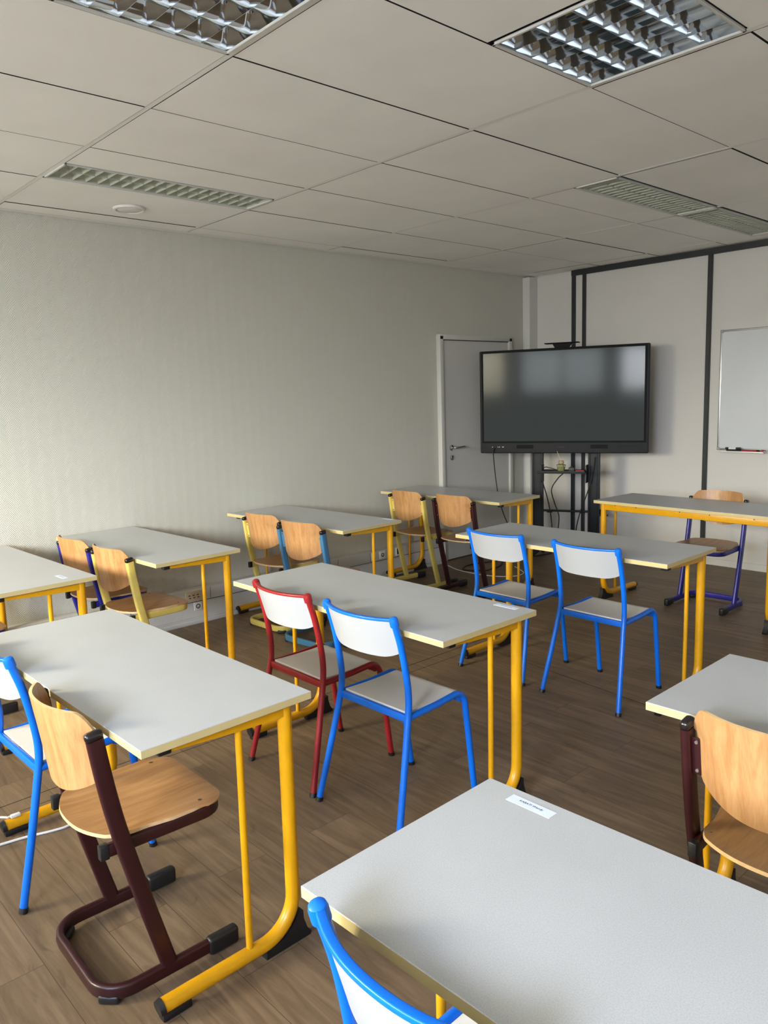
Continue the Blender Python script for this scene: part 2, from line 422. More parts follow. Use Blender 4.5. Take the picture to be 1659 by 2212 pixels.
for i, (x0, x1) in enumerate(WINS):
    fr = MB(); xc = (x0+x1)/2; zc = (ZS+ZT)/2; t = 0.05
    for x in (x0+t/2, xc, x1-t/2): fr.box((x, YW-0.14, zc), (t, 0.06, ZT-ZS))
    for z in (ZS+t/2, ZT-t/2): fr.box((xc, YW-0.14, z), (x1-x0, 0.06, t))
    wo = struct('window_%d' % (i+1), fr, 'white_paint')
    sl = MB(); z = ZS+0.05
    while z < ZT-0.03:
        sl.box((xc, YW-0.05, z), (x1-x0-0.02, 0.05, 0.002), rot=Matrix.Rotation(R(-20), 3, 'X')); z += 0.08
    link('blind_slats', sl, 'slat', wo)

# ceiling: tiles as slabs above a visible grid
GX = [6.35, 6.04, 5.45, 4.86, 4.27, 3.679, 3.088, 2.4975, 1.907, 1.316, 0.7255, 0.135, XW+0.058]
GY = [YW, -0.895, 0.3124, 1.52, 2.727, 3.934, 5.141, 6.348, D]
holes = [(0.745, 1.02, 1.532, 2.717), (2.205, 2.478, 3.946, 5.13), (2.205, 2.478, 5.152, 6.32), (3.094, 3.673, 2.142, 2.716), (2.504, 3.082, 0.936, 1.51)]
cl = MB()
def tile(x0, x1, y0, y1, dz=0.0):
    g = 0.0038; h = 0.0135
    cl.box(((x0+x1)/2, (y0+y1)/2, HC+0.01+dz), (x1-x0-2*g, y1-y0-2*h, 0.02))
for i in range(len(GX)-1):
    for j in range(len(GY)-1):
        x1, x0, y0, y1 = GX[i], GX[i+1], GY[j], GY[j+1]
        hs = [h for h in holes if h[0] > x0-0.02 and h[1] < x1+0.02 and h[2] > y0-0.02 and h[3] < y1+0.02]
        if not hs: tile(x0, x1, y0, y1, random.choice((0, 0, 0.0015, -0.001))); continue
        h = hs[0]
        if h[0]-x0 > 0.05: tile(x0, h[0]-0.006, y0, y1)
        if x1-h[1] > 0.05: tile(h[1]+0.006, x1, y0, y1)
        if h[2]-y0 > 0.05: tile(x0, x1, y0, h[2]-0.006)
        if y1-h[3] > 0.05: tile(x0, x1, h[3]+0.006, y1)
cme = cl.mesh('ceiling')
for p in cme.polygons: p.material_index = 0 if abs(p.normal.z) > 0.5 else 1     # tile edges coloured dark: the shade of the gaps painted in
struct('ceiling', cme, ['ceiling', 'gap'])
b = MB(); b.box(((XW+XR)/2, (YW+D)/2, HC+0.17), (XR-XW+0.3, D-YW+0.3, 0.02)); struct('ceiling_slab', b, 'gap')
b = MB()
for y in GY[1:-1]: b.box(((XW+XR)/2, y, HC+0.003), (XR-XW, 0.0225, 0.005))
struct('trim_1', b, 'tbar')                                       # cross bars of the ceiling grid
b = MB()
b.box((XW+0.031, (YW+D)/2, HC+0.004), (0.050, D-YW, 0.012))
struct('trim_2', b, 'tbar')                                       # wall angle along the ceiling
# back wall profiles
b = MB()
b.box(((0.414+XR)/2, D-0.012, HC-0.028), (XR-0.414, 0.03, 0.05), 0.002, seg=1)
b.box((0.435, D-0.012, 1.33), (0.034, 0.028, 2.66), 0.002, seg=1)
b.box((0.552, D-0.012, 1.33), (0.030, 0.028, 2.66), 0.002, seg=1)
b.box((1.77, D-0.012, 1.33), (0.036, 0.028, 2.66), 0.002, seg=1)
b.box((2.97, D-0.012, 1.33), (0.036, 0.028, 2.66), 0.002, seg=1)
b.box((4.17, D-0.012, 1.33), (0.036, 0.028, 2.66), 0.002, seg=1)
struct('trim_3', b, 'dark_profile')
b = MB(); b.box(((XR)/2, D-0.006, 0.03), (XR, 0.012, 0.06), 0.003, seg=1); struct('baseboard_back', b, 'white_paint')
b = MB(); b.box((-0.04, 6.526, HC/2-0.008), (0.085, 0.132, HC-0.016), 0.002, seg=1)
struct('trim_4', b, 'white_paint')                                # slim corner pilaster
# left trunking and skirting
YE = 5.17
b = MB()
b.box((XW+0.038, (YW+YE)/2, 0.205), (0.076, YE-YW, 0.088), 0.004)
b.box((XW+0.034, (YW+YE)/2, 0.102), (0.068, YE-YW, 0.112), 0.002, seg=1)
b.box((XW+0.031, (YW+YE)/2, 0.046), (0.062, YE-YW, 0.03), 0.001, seg=1)
b.box((XW+0.041, (YW+YE)/2+0.01, 0.015), (0.082, YE-YW+0.02, 0.030), 0.004)
b.box((XW+0.045, YE-0.002, 0.135), (0.08, 0.008, 0.235), 0.002, seg=1)
struct('baseboard_left', b, 'white_paint')
b = MB()
for y in (2.12, 2.72, 3.35, 3.9, 4.25, 4.46): b.box((XW+0.0762, y, 0.205), (0.001, 0.003, 0.08))
b.box((XW+0.0725, (YW+YE)/2, 0.160), (0.003, YE-YW-0.02, 0.004))
struct('trim_5', b, 'gap')
# floor expansion joints
b = MB(); pts = [(1.70+0.035*math.sin(y*1.7+2.4)*0.6, y, 0.0006) for y in [0.3+0.15*i for i in range(24)]]
b.sweep(spline(pts, 3), rrect(0.0035, 0.0012, 0.0004, 1), up=(0, 0, 1))
b.sweep(spline([(p[0]+0.088, p[1], p[2]) for p in pts], 3), rrect(0.0015, 0.0012, 0.0004, 1), up=(0, 0, 1))
b.sweep([(1.75, 3.56, 0.0006), (3.6, 3.33, 0.0006)], rrect(0.003, 0.0012, 0.0004, 1), up=(0, 0, 1))
struct('trim_6', b, 'gap')
# door on the left wall
b = MB()
for y in (5.215, 6.205): b.box((XW+0.02, y, 1.035), (0.055, 0.045, 2.07), 0.003)
b.box((XW+0.02, 5.71, 2.06), (0.055, 1.03, 0.045), 0.003)
dr = struct('door_1', b, 'door')
lf = MB(); lf.box((XW+0.012, 5.71, 1.02), (0.03, 0.945, 2.025), 0.002, seg=1); link('door_leaf', lf, 'door', dr)
hd = MB(); hx = XW+0.03
hd.lathe([(0.0001, 0.012), (0.020, 0.012), (0.026, 0.008), (0.026, 0)], (hx, 5.335, 1.057), axis='X')
hd.tube(fillet([(hx, 5.335, 1.057), (hx+0.055, 5.335, 1.057), (hx+0.055, 5.46, 1.062)], 0.018), 0.0095, 12)
hd.lathe([(0.0001, 0.010), (0.018, 0.010), (0.023, 0.007), (0.023, 0)], (hx, 5.338, 0.965), axis='X')
link('door_handle', hd, 'steel', dr)
kh = MB(); kh.cyl((hx+0.008, 5.338, 0.971), (hx+0.012, 5.338, 0.971), 0.0075); kh.box((hx+0.010, 5.338, 0.957), (0.004, 0.007, 0.018)); link('keyhole', kh, 'dark_hole', dr)
gp = MB(); gp.box((XW+0.03, 5.71, 2.0345), (0.006, 0.95, 0.006)); gp.box((XW+0.03, 5.2395, 1.02), (0.003, 0.003, 2.02)); link('door_gap', gp, 'gap', dr)

# ------------------------------------------------------------------ ceiling fixtures
def louvre(x0, x1, y0, y1, nx, ny, h, wedge, z0):
    m = MB(); px = (x1-x0)/nx; py = (y1-y0)/ny; K = 9
    cv = [(0.5-0.30*(k/K)**1.9, h*k/K) for k in range(K+1)]       # side profile of one trough
    for i in range(nx):
        xc = x0+px*(i+0.5)
        for sg in (-1, 1):
            o = len(m.v)
            for (fx, z) in cv:
                for y in (y0, y1): m.v.append(Vector((xc+sg*fx*px, y, z0+z)))
            for k in range(K): a = o+2*k; m.face((a, a+1, a+3, a+2))
        for j in range(ny+1):
            y = y0+py*j; o = len(m.v); nb = 6
            for k in range(nb+1):
                t = k/nb; z = h*0.9*t; half = 0.0006+wedge*t**1.6
                fx = 0.5-0.30*(0.9*t)**1.9
                for sy in (-1, 1):
                    for sx in (-1, 1): m.v.append(Vector((xc+sx*fx*px, min(max(y+sy*half, y0), y1), z0+z)))
            for k in range(nb):
                a = o+4*k; b2 = a+4
                m.face((a, a+1, b2+1, b2)); m.face((a+2, b2+2, b2+3, a+3))
            m.face((o, o+2, o+3, o+1)); e = o+4*nb; m.face((e, e+1, e+3, e+2))
    return m
def ceiling_light(label, h, nx, ny, ht, wedge, mat_l, ntubes, group):
    x0, x1, y0, y1 = h; t = thing('ceiling_light', label, 'ceiling light', ((x0+x1)/2, (y0+y1)/2, HC), 0, group)
    lx, ly = (x1-x0)/2, (y1-y0)/2
    fr = MB(); g = 0.011
    for sx in (-1, 1): fr.box((sx*(lx-g/2), 0, 0.0), (g, 2*ly, 0.010), 0.0015, seg=1)
    for sy in (-1, 1): fr.box((0, sy*(ly-g/2), 0.0), (2*lx, g, 0.010), 0.0015, seg=1)
    link('frame', fr, 'white_paint', t)
    ho = MB(); top = ht+0.045
    ho.box((0, 0, top+0.02), (2*lx, 2*ly, 0.004))
    for sx in (-1, 1): ho.box((sx*(lx-0.002), 0, top/2+0.012), (0.004, 2*ly, top))
    for sy in (-1, 1): ho.box((0, sy*(ly-0.002), top/2+0.012), (2*lx, 0.004, top))
    link('housing', ho, 'housing', t)
    lv = louvre(-lx+g, lx-g, -ly+g, ly-g, nx, ny, ht, wedge, 0.002); link('louvre', lv, mat_l, t)
    for i in range(ntubes):
        x = -lx+g+(2*lx-2*g)/ntubes*(i+0.5); tb = MB(); tb.cyl((x, -ly+0.03, ht+0.018), (x, ly-0.03, ht+0.018), 0.0125, 14); link('fluorescent_tube', tb, 'lamp_tube', t)
    return t
ceiling_light('narrow matt louvre ceiling light near the left wall beside a round disc', holes[0], 2, 18, 0.035, 0.016, 'louvre_matte', 2, 'narrow louvre lights')
ceiling_light('narrow pale louvre ceiling light, nearer of the end-to-end pair', holes[1], 2, 20, 0.035, 0.012, 'louvre_matte', 2, 'narrow louvre lights')
ceiling_light('narrow pale louvre ceiling light, pair member nearest the whiteboard wall', holes[2], 2, 20, 0.035, 0.012, 'louvre_matte', 2, 'narrow louvre lights')
ceiling_light('square mirrored louvre ceiling light at the top right of the photo', holes[3], 4, 6, 0.055, 0.014, 'mirror', 4, 'square mirrored lights')
ceiling_light('square mirrored louvre ceiling light cut by the top edge at left', holes[4], 4, 6, 0.055, 0.014, 'mirror', 4, 'square mirrored lights')
m = MB(); m.lathe([(0.0001, -0.012), (0.062, -0.012), (0.067, -0.010), (0.069, -0.004), (0.075, -0.004), (0.078, -0.013), (0.088, -0.011), (0.094, 0)], (0.372, 2.147, HC), seg=40)
tag(link('ceiling_disc', m, 'white_plastic'), 'round white ringed disc on the ceiling between narrow light and wall', 'ceiling vent')

# ------------------------------------------------------------------ school desks
TL, TW, TZ = 1.30, 0.507, 0.75
def desk_meshes(L):
    P = []
    t = MB(); t.box((0, 0, TZ-0.011), (L, TW, 0.022), 0.0012, seg=1)
    me = t.mesh('desktop')
    for p in me.polygons: p.material_index = 0 if abs(p.normal.z) > 0.5 else 1
    P.append(('desktop', me, ('top', 'edge')))
    LX = L/2-0.045; frames = []
    for sx in (-1, 1):
        x = sx*LX; a = MB()
        a.tube(fillet([(x, 0.190, 0.725), (x, 0.186, 0.039), (x, -0.232, 0.039)], 0.112, 10), 0.0205, 18)
        thin = MB(); thin.cyl((x, 0.040, 0.71), (x, 0.034, 0.045), 0.0100, 14)
        rail = MB(); rail.prism([(0.19, 0.690), (0.19, 0.727), (-0.165, 0.727), (-0.165, 0.708), (0.06, 0.694)], 0, x-0.016, x+0.016)
        cp = MB(); cp.box((x, -0.178, 0.7155), (0.036, 0.036, 0.024), 0.005)
        foot = MB(); foot.cyl((x, -0.230, 0.039), (x, -0.244, 0.037), 0.0228, 18, 0.0205)
        foot.box((x, -0.196, 0.012), (0.030, 0.082, 0.023), 0.004)
        gl = MB(); gl.prism([(0.078, 0.0), (0.232, 0.0), (0.236, 0.010), (0.222, 0.028), (0.211, 0.062), (0.210, 0.088), (0.190, 0.080), (0.160, 0.040), (0.080, 0.022)], 0, x-0.015, x+0.015)
        frames.append((a, thin, rail, cp, foot, gl))
    for (a, thin, rail, cp, foot, gl) in frames:
        P.append(('leg', a.mesh('leg'), ('yellow',), [('strut', thin.mesh('strut'), ('yellow',)), ('support_rail', rail.mesh('support_rail'), ('yellow',)),
                  ('rail_cap', cp.mesh('rail_cap'), ('black',)), ('foot_cap', foot.mesh('foot_cap'), ('black',)), ('glide', gl.mesh('glide'), ('black',))]))
    bm_ = MB(); bm_.box((0, 0.192, 0.702), (2*LX-0.036, 0.026, 0.048), 0.004)
    for k in (-0.42, -0.12, 0.12, 0.45): bm_.box((k, 0.192, 0.7265), (0.02, 0.02, 0.003))
    bts = []
    for k in (-0.50, -0.21, 0.0, 0.33, 0.50):
        bt = MB(); bt.cyl((k, 0.2045, 0.716), (k, 0.2065, 0.716), 0.0035, 10); bts.append(('bolt', bt.mesh('bolt'), ('gap',)))
    P.append(('crossbeam', bm_.mesh('crossbeam'), ('yellow',), bts))
    return P
DM = {1.30: desk_meshes(1.30), 1.275: desk_meshes(1.275)}
def inst(parts, root, sub=None):
    for p in parts:
        ms = [sub.get(k, k) if sub else k for k in p[2]]
        o = link(p[0], p[1], ms, root)
        if len(p) > 3: inst(p[3], o, sub)
def desk(label, x, y, deg, L=1.30, group=None):
    t = thing('school_desk', label, 'desk', (x, y, 0), R(deg), group); inst(DM[L], t); return t
G1 = 'two-seat school desks'
desk('pale desk filling the bottom right foreground with a readable paper name label', 4.499, 0.956, 1.16, group=G1)
desk('pale desk at left foreground behind the dark maroon wooden chair', 2.522, 0.974, 0.57, group=G1)
desk('pale desk in the middle behind the red chair', 2.496, 2.053, -0.19, group=G1)
desk('pale desk before the screen, with two matching blue chairs', 2.49, 3.553, 0.43, group=G1)
desk('pale desk cut by the right edge with one maroon wooden chair', 4.522, 2.046, 0.45, group=G1)
desk('teacher desk turned around, facing the class by the back wall', 2.373, 5.165, 177.5, group=G1)
desk('pale desk cut by the left edge, against the left wall', 0.598, 1.160, 1.5, 1.275, group=G1)
desk('pale desk against left wall with navy and pale yellow wooden chairs', 0.572, 1.974, 1.58, 1.275, group=G1)
desk('pale desk against left wall with pale yellow and sky blue wooden chairs', 0.590, 3.187, 1.54, 1.275, group=G1)
desk('pale desk in front of the door with yellow and maroon wooden chairs', 0.592, 4.689, 0.87, 1.275, group=G1)

# ------------------------------------------------------------------ wooden sled chairs
def wood_chair_meshes():
    P = []; prof = rrect(0.022, 0.040, 0.008, 3)
    b = MB(); b.sweep(fillet([(0.197, 0.16, 0.032), (0.197, -0.19, 0.032), (-0.197, -0.19, 0.032), (-0.197, 0.16, 0.032)], 0.085, 8), prof, up=(0, 0, 1))
    subs = []
    for sx in (-1, 1):
        c = MB(); c.box((sx*0.197, 0.155, 0.030), (0.032, 0.095, 0.052), 0.010, seg=3); subs.append(('foot_cap', c.mesh('foot_cap'), ('black',)))
    for sx in (-1, 1):
        c = MB(); c.box((sx*0.166, -0.163, 0.013), (0.058, 0.036, 0.026), 0.008, rot=Matrix.Rotation(R(45*sx), 3, 'Z'), seg=3); subs.append(('rear_glide', c.mesh('rear_glide'), ('black',)))
    P.append(('sled_base', b.mesh('sled_base'), ('FRAME',), subs))
    for sx in (-1, 1):
        u = MB(); x = sx*0.197
        u.sweep(spline([(x, -0.008, 0.045), (x, -0.060, 0.25), (x, -0.110, 0.46), (x, -0.136, 0.60), (x, -0.155, 0.738)], 5), rrect(0.024, 0.044, 0.009, 3), up=(0, 1, 0.25))
        cp = MB(); cp.box((x, -0.1565, 0.748), (0.026, 0.046, 0.026), 0.010, rot=Matrix.Rotation(R(8), 3, 'X'), seg=3)
        br = MB(); br.box((x-sx*0.020, -0.148, 0.667), (0.026, 0.006, 0.10), 0.002, rot=Matrix.Rotation(R(7), 3, 'X'), seg=1)
        scs = []
        for z in (0.630, 0.706):
            sc = MB(); sc.cyl((x-sx*0.024, -0.150-(z-0.667)*0.13, z), (x-sx*0.024, -0.1545-(z-0.667)*0.13, z), 0.0045, 12); scs.append(('screw', sc.mesh('screw'), ('steel',)))
        P.append(('upright', u.mesh('upright'), ('FRAME',), [('upright_cap', cp.mesh('upright_cap'), ('ruddyblack',)), ('bracket', br.mesh('bracket'), ('FRAME',))] + scs))
    fr = MB(); fr.sweep(fillet([(0.175, -0.150, 0.424), (0.178, -0.06, 0.424), (0.183, 0.193, 0.424), (-0.183, 0.193, 0.424), (-0.178, -0.06, 0.424), (-0.175, -0.150, 0.424)], [0.3, 0.062, 0.062, 0.3], 8), rrect(0.018, 0.036, 0.006, 3), up=(0, 0, 1))
    caps = []
    for sx in (-1, 1):
        ec = MB(); ec.box((sx*0.175, -0.150, 0.424), (0.022, 0.024, 0.040), 0.003); caps.append(('end_cap', ec.mesh('end_cap'), ('black',)))
    P.append(('seat_frame', fr.mesh('seat_frame'), ('FRAME',), caps))
    # seat: rounded front, arched rear edge, light dishing
    def seat(u, v):
        a = math.sin(math.pi/2*(2*u-1)); hw = 0.177 + 0.013*min(1, max(0, (v-0.25)/0.3))
        q = max(0, (abs(a)-0.68)/0.32); yf = 0.140+0.064*math.sqrt(max(0, 1-q*q))
        yr = -0.180+0.062*abs(a)**2.4 + 0.03*max(0, (abs(a)-0.86)/0.14)**2
        x = a*hw; y = yr+(yf-yr)*v
        z = 0.4475 - 0.006*(1-a*a)*math.sin(math.pi*min(1, v*1.05)) - 0.005*max(0, (v-0.85)/0.15)**2 + 0.004*max(0, (0.2-v)/0.2)**2
        return (x, y, z)
    s = MB(); s.sheet(seat, 30, 22, 0.0095, 1)
    rvs = []
    for sx in (-1, 1):
        for y in (-0.095, 0.135):
            rv = MB(); rvs.append(rv); rv.lathe([(0.0001, 0.0012), (0.004, 0.0012), (0.006, 0)], (sx*0.158, y, 0.452), seg=12)
    P.append(('seat', s.mesh('seat', 40), ('beech_seat', 'ply_edge'), [('rivet', q.mesh('rivet'), ('steel',)) for q in rvs]))
    # backrest: curved plywood with shoulders
    def back(u, v):
        a = 2*u-1; aa = abs(a)
        zt = 0.806-0.050*max(0, (aa-0.80)/0.20)**2.0 - 0.006*aa*aa
        zb = 0.562+0.058*aa**2.2 + 0.022*max(0, (aa-0.85)/0.15)**2
        z = zb+(zt-zb)*v
        hw = 0.183 if z > 0.735 else 0.176
        y = -0.140-(z-0.60)*0.135 + 0.006 - 0.074*(1-abs(a)**2.3) + 0.010
        return (a*hw, y, z)
    s = MB(); s.sheet(back, 34, 16, 0.0085, 1)
    P.append(('backrest', s.mesh('backrest', 40), ('beech_back', 'ply_edge')))
    return P
WM = wood_chair_meshes()
def wood_chair(label, x, y, deg, col):
    t = thing('wooden_chair', label, 'chair', (x, y, 0), R(deg), 'wooden school chairs'); inst(WM, t, {'FRAME': col}); return t
wood_chair('wooden chair with dark maroon frame at the left foreground desk', 2.809, 0.845, -1.1, 'maroon')
wood_chair('wooden chair with maroon frame cut by the right edge', 4.205, 1.900, 1.0, 'maroon')
wood_chair('wooden chair with pale yellow frame behind the red chair, by left wall', 0.465, 3.033, 2.6, 'paleyellow')
wood_chair('wooden chair with sky blue frame, right of a pale yellow one', 0.948, 2.988, 6.0, 'steelblue')
wood_chair('wooden chair with pale yellow frame left of a maroon one near the door', 0.420, 4.448, -3.3, 'paleyellow')
wood_chair('wooden chair with maroon frame at the desk by the door', 0.906, 4.459, 0.1, 'maroon')
wood_chair('wooden chair with navy frame left of a pale yellow one', 0.331, 1.822, 2.3, 'navy')
wood_chair('wooden chair with pale yellow frame right of a navy one', 0.790, 1.843, 3.1, 'paleyellow')
wood_chair('wooden chair with navy frame behind the teacher desk, facing the class', 2.400, 5.310, 180.6, 'navy')
wood_chair('wooden chair with navy frame mostly hidden at the left edge of the photo', 0.508, 0.965, -0.8, 'navy')

# ------------------------------------------------------------------ tubular chairs with white laminate
def tube_chair_meshes():
    P = []; r = 0.0125
    for sx in (-1, 1):
        u = MB()
        u.tube(spline([(sx*0.224, 0.0, 0.010), (sx*0.204, 0.052, 0.22), (sx*0.187, 0.096, 0.415), (sx*0.184, 0.106, 0.49), (sx*0.184, 0.100, 0.57), (sx*0.1835, 0.078, 0.69), (sx*0.183, 0.050, 0.785)], 6), r, 16)
        cp = MB(); cp.lathe([(0.0001, 0.0), (0.0165, 0.0), (0.0165, 0.022), (0.0145, 0.029), (0.009, 0.033), (0.0001, 0.034)], (0, 0, 0), 18)
        rm = Matrix.Rotation(R(15), 3, 'X')
        for i in range(len(cp.v)): cp.v[i] = rm @ cp.v[i] + Vector((sx*0.183, 0.0515, 0.776))
        ft = MB(); ft.cyl((sx*0.2248, -0.002, 0.0), (sx*0.223, 0.003, 0.016), 0.0142, 16)
        P.append(('rear_leg', u.mesh('rear_leg'), ('FRAME',), [('post_cap', cp.mesh('post_cap'), ('FRAME',)), ('foot_tip', ft.mesh('foot_tip'), ('black',))]))
    for sx in (-1, 1):
        u = MB()
        u.tube(fillet([(sx*0.184, 0.104, 0.428), (sx*0.180, 0.26, 0.432), (sx*0.177, 0.403, 0.444), (sx*0.177, 0.460, 0.010)], [0.2, 0.055], 9), r, 16)
        ft = MB(); ft.cyl((sx*0.177, 0.4615, 0.0), (sx*0.177, 0.459, 0.016), 0.0142, 16)
        P.append(('front_leg', u.mesh('front_leg'), ('FRAME',), [('foot_tip', ft.mesh('foot_tip'), ('black',))]))
    b = MB(); b.box((0, 0.100, 0.424), (0.352, 0.014, 0.028), 0.003)
    P.append(('rear_rail', b.mesh('rear_rail'), ('FRAME',)))
    b = MB(); b.tube([(-0.176, 0.385, 0.412), (0.176, 0.385, 0.412)], 0.011, 12)
    for sx in (-1, 1): b.prism([(0.33, 0.43), (0.385, 0.405), (0.41, 0.40), (0.40, 0.43)], 0, sx*0.172-0.003, sx*0.172+0.003)
    P.append(('front_rail', b.mesh('front_rail'), ('FRAME',)))
    def arc(a): return 0.050*(1-abs(a)**2.2)
    def seat(u, v):
        a = 2*u-1; y = 0.110+0.300*v
        z = 0.439-0.007*math.sin(math.pi*v)*(1-0.3*a*a) + 0.006*v - 0.030*max(0, (v-0.86)/0.14)**2
        hw = 0.1685-0.004*v
        return (a*hw, y, z)
    s = MB(); s.sheet(seat, 16, 20, 0.008); P.append(('seat', s.mesh('seat', 40), ('seat_lam',)))
    def ypost(z): return 0.050+(0.785-z)*0.285 if z > 0.66 else 0.0856+(0.66-z)*0.2
    def back(u, v):
        a = 2*u-1; aa = abs(a); zt = 0.792; zb = 0.652+0.020*max(0, (aa-0.6)/0.4)**2
        z = zb+(zt-zb)*v
        return (a*0.176, ypost(z)-arc(a), z)
    s = MB(); s.sheet(back, 26, 8, 0.009); P.append(('backrest', s.mesh('backrest', 40), ('white_lam',)))
    tr = MB(); tr.sweep([(a*0.180, ypost(0.797)-arc(a)+0.001, 0.797) for a in [-1+2*i/26 for i in range(27)]], rrect(0.017, 0.011, 0.003, 3), up=(0, 0, 1))
    P.append(('top_rail', tr.mesh('top_rail'), ('FRAME',)))
    return P
TM = tube_chair_meshes()
def tube_chair(label, x, y, deg, col):
    t = thing('tubular_chair', label, 'chair', (x, y, 0), R(deg), 'tubular school chairs'); inst(TM, t, {'FRAME': col}); return t
tube_chair('red tubular chair with white seat and back', 2.290, 1.705, -0.8, 'red')
tube_chair('blue tubular chair right beside the red chair', 2.777, 1.703, 0.2, 'blue')
tube_chair('blue tubular chair before the screen, left of a matching pair', 2.169, 3.203, -1.0, 'blue')
tube_chair('blue tubular chair before the screen, right of a matching pair', 2.744, 3.196, -1.0, 'blue')
tube_chair('blue tubular chair at the left edge beside the maroon wooden chair', 2.202, 0.631, 1.0, 'blue')
tube_chair('blue tubular chair at bottom edge, nearest the camera', 4.158, 0.590, 0.0, 'blue')

# ------------------------------------------------------------------ display, stand and what hangs on them
TA = R(24.1); TC = Vector((0.772, 5.883, 0))
tv = thing('display_screen', 'large dark interactive display screen in the far corner', 'screen', TC, TA)
b = MB(); W2, Z0, Z1 = 0.746, 0.992, 1.926
b.box((0, 0.045, (Z0+Z1)/2), (2*W2, 0.075, Z1-Z0), 0.010, seg=3); link('casing', b, 'bezel', tv)
b = MB(); b.box((0, 0.0085, 1.503), (1.455, 0.006, 0.833), 0.002, seg=1); link('inner_bezel', b, 'bezel_black', tv)
b = MB(); b.box((0, 0.0055, 1.503), (1.418, 0.004, 0.800), 0.0008, seg=1); link('screen_glass', b, 'screen', tv)
b = MB()
b.box((0, 0.06, 1.966), (0.30, 0.10, 0.008), 0.003); b.prism([(-0.06, 1.924), (0.06, 1.924), (0.085, 1.964), (-0.085, 1.964)], 1, 0.04, 0.08)
link('camera_shelf', b, 'bezel_black', tv)
for x0, x1 in ((-0.40, -0.25), (0.262, 0.408)):
    b = MB(); b.box(((x0+x1)/2, 0.0078, 1.052), (x1-x0+0.004, 0.001, 0.034))
    for i in range(24): b.box((x0+(x1-x0)*(i+0.5)/24, 0.0075, 1.052), (0.0028, 0.002, 0.030))
    link('speaker_grille', b, 'bezel_black', tv)
b = MB()
for i in range(9): b.lathe([(0.006, 0.0), (0.006, -0.001), (0.0075, -0.001), (0.0075, 0.0)], (0.505+0.0165*i, 0.0072, 1.055), 12, 'Y')
link('button_row', b, 'bezel_black', tv)
b = MB()
for x in (-0.63, -0.577, -0.563, -0.535, -0.526): b.box((x, 0.0068, 1.050), (0.005, 0.002, 0.005))
link('port_marks', b, 'alu', tv)
b = MB(); b.box((0.004, 0.0068, 1.047), (0.062, 0.002, 0.010), 0.0005, seg=1); link('badge', b, 'stand', tv)

st = thing('display_stand', 'black twin-pillar stand carrying the display screen', 'stand', TC, TA)
def part(nm, fn, mt, par): mm = MB(); fn(mm); return link(nm, mm, mt, par)
for xc in (-0.240, 0.272):
    def pl(m, xc=xc):
        m.box((xc, 0.155, 0.82), (0.075, 0.030, 1.50), 0.004)
        for s in (-1, 1): m.box((xc+s*0.043, 0.155, 0.82), (0.018, 0.042, 1.50), 0.003)
    part('pillar', pl, 'stand', st)
part('shelf', lambda m: (m.box((0.016, 0.06, 0.822), (0.42, 0.27, 0.012), 0.003), m.box((0.016, -0.074, 0.834), (0.42, 0.006, 0.014), 0.002), m.box((-0.185, 0.10, 0.80), (0.012, 0.10, 0.16), 0.003), m.box((0.217, 0.10, 0.80), (0.012, 0.10, 0.16), 0.003)), 'stand', st)
part('crossbar', lambda m: (m.tube([(-0.20, 0.155, 0.447), (0.235, 0.155, 0.447)], 0.010, 12), m.box((-0.13, 0.155, 0.433), (0.05, 0.012, 0.01)), m.box((0.17, 0.155, 0.433), (0.05, 0.012, 0.01))), 'stand', st)
part('upper_crossbar', lambda m: m.box((0.016, 0.135, 1.45), (0.62, 0.05, 0.35), 0.004), 'stand', st)
part('side_pin', lambda m: (m.tube([(0.315, 0.155, 0.420), (0.40, 0.155, 0.417)], 0.009, 10), m.cyl((0.335, 0.150, 0.43), (0.335, 0.150, 0.47), 0.011, 10)), 'stand', st)
for xc in (-0.240, 0.272):
    def ft(m, xc=xc): m.box((xc, 0.10, 0.085), (0.06, 0.66, 0.035), 0.006)
    fo = part('foot', ft, 'stand', st)
    for yy in (-0.20, 0.40): part('caster', lambda m, yy=yy, xc=xc: (m.cyl((xc-0.014, yy, 0.033), (xc+0.014, yy, 0.033), 0.033, 18), m.box((xc, yy, 0.056), (0.036, 0.036, 0.025), 0.004)), 'black', fo)
RT = Matrix.Rotation(TA, 3, 'Z')
def tvp(x, y, z): return RT @ Vector((x, y, z)) + TC
# diffuser on the shelf
p = tvp(0.008, -0.022, 0.8285); rd = thing('reed_diffuser', 'small glass reed diffuser bottle on the black stand shelf', 'diffuser', p, TA)
part('bottle', lambda m: m.lathe([(0.0001, 0.0), (0.027, 0.0), (0.030, 0.004), (0.042, 0.060), (0.040, 0.066), (0.022, 0.070), (0.020, 0.074)], (0, 0, 0), 8), 'glass', rd)
part('oil', lambda m: m.lathe([(0.0001, 0.003), (0.025, 0.003), (0.035, 0.046), (0.0001, 0.046)], (0, 0, 0), 8), 'oil', rd)
part('cap', lambda m: m.lathe([(0.0001, 0.074), (0.024, 0.074), (0.024, 0.098), (0.0001, 0.098)], (0, 0, 0), 24), 'cap_wood', rd)
part('reed', lambda m: m.cyl((0.002, 0, 0.09), (-0.034, -0.01, 0.185), 0.0024, 8), 'reed', rd)
p = tvp(0.100, 0.0, 0.8285); o = MB(); o.box((0, 0, 0.019), (0.052, 0.05, 0.038), 0.004); o.box((0, 0, 0.041), (0.03, 0.03, 0.008), 0.003)
o = link('power_adapter', o, 'cable_black'); o.location = p; o.rotation_euler = (0, 0, TA); tag(o, 'small black power adapter on the stand shelf beside the diffuser', 'adapter')
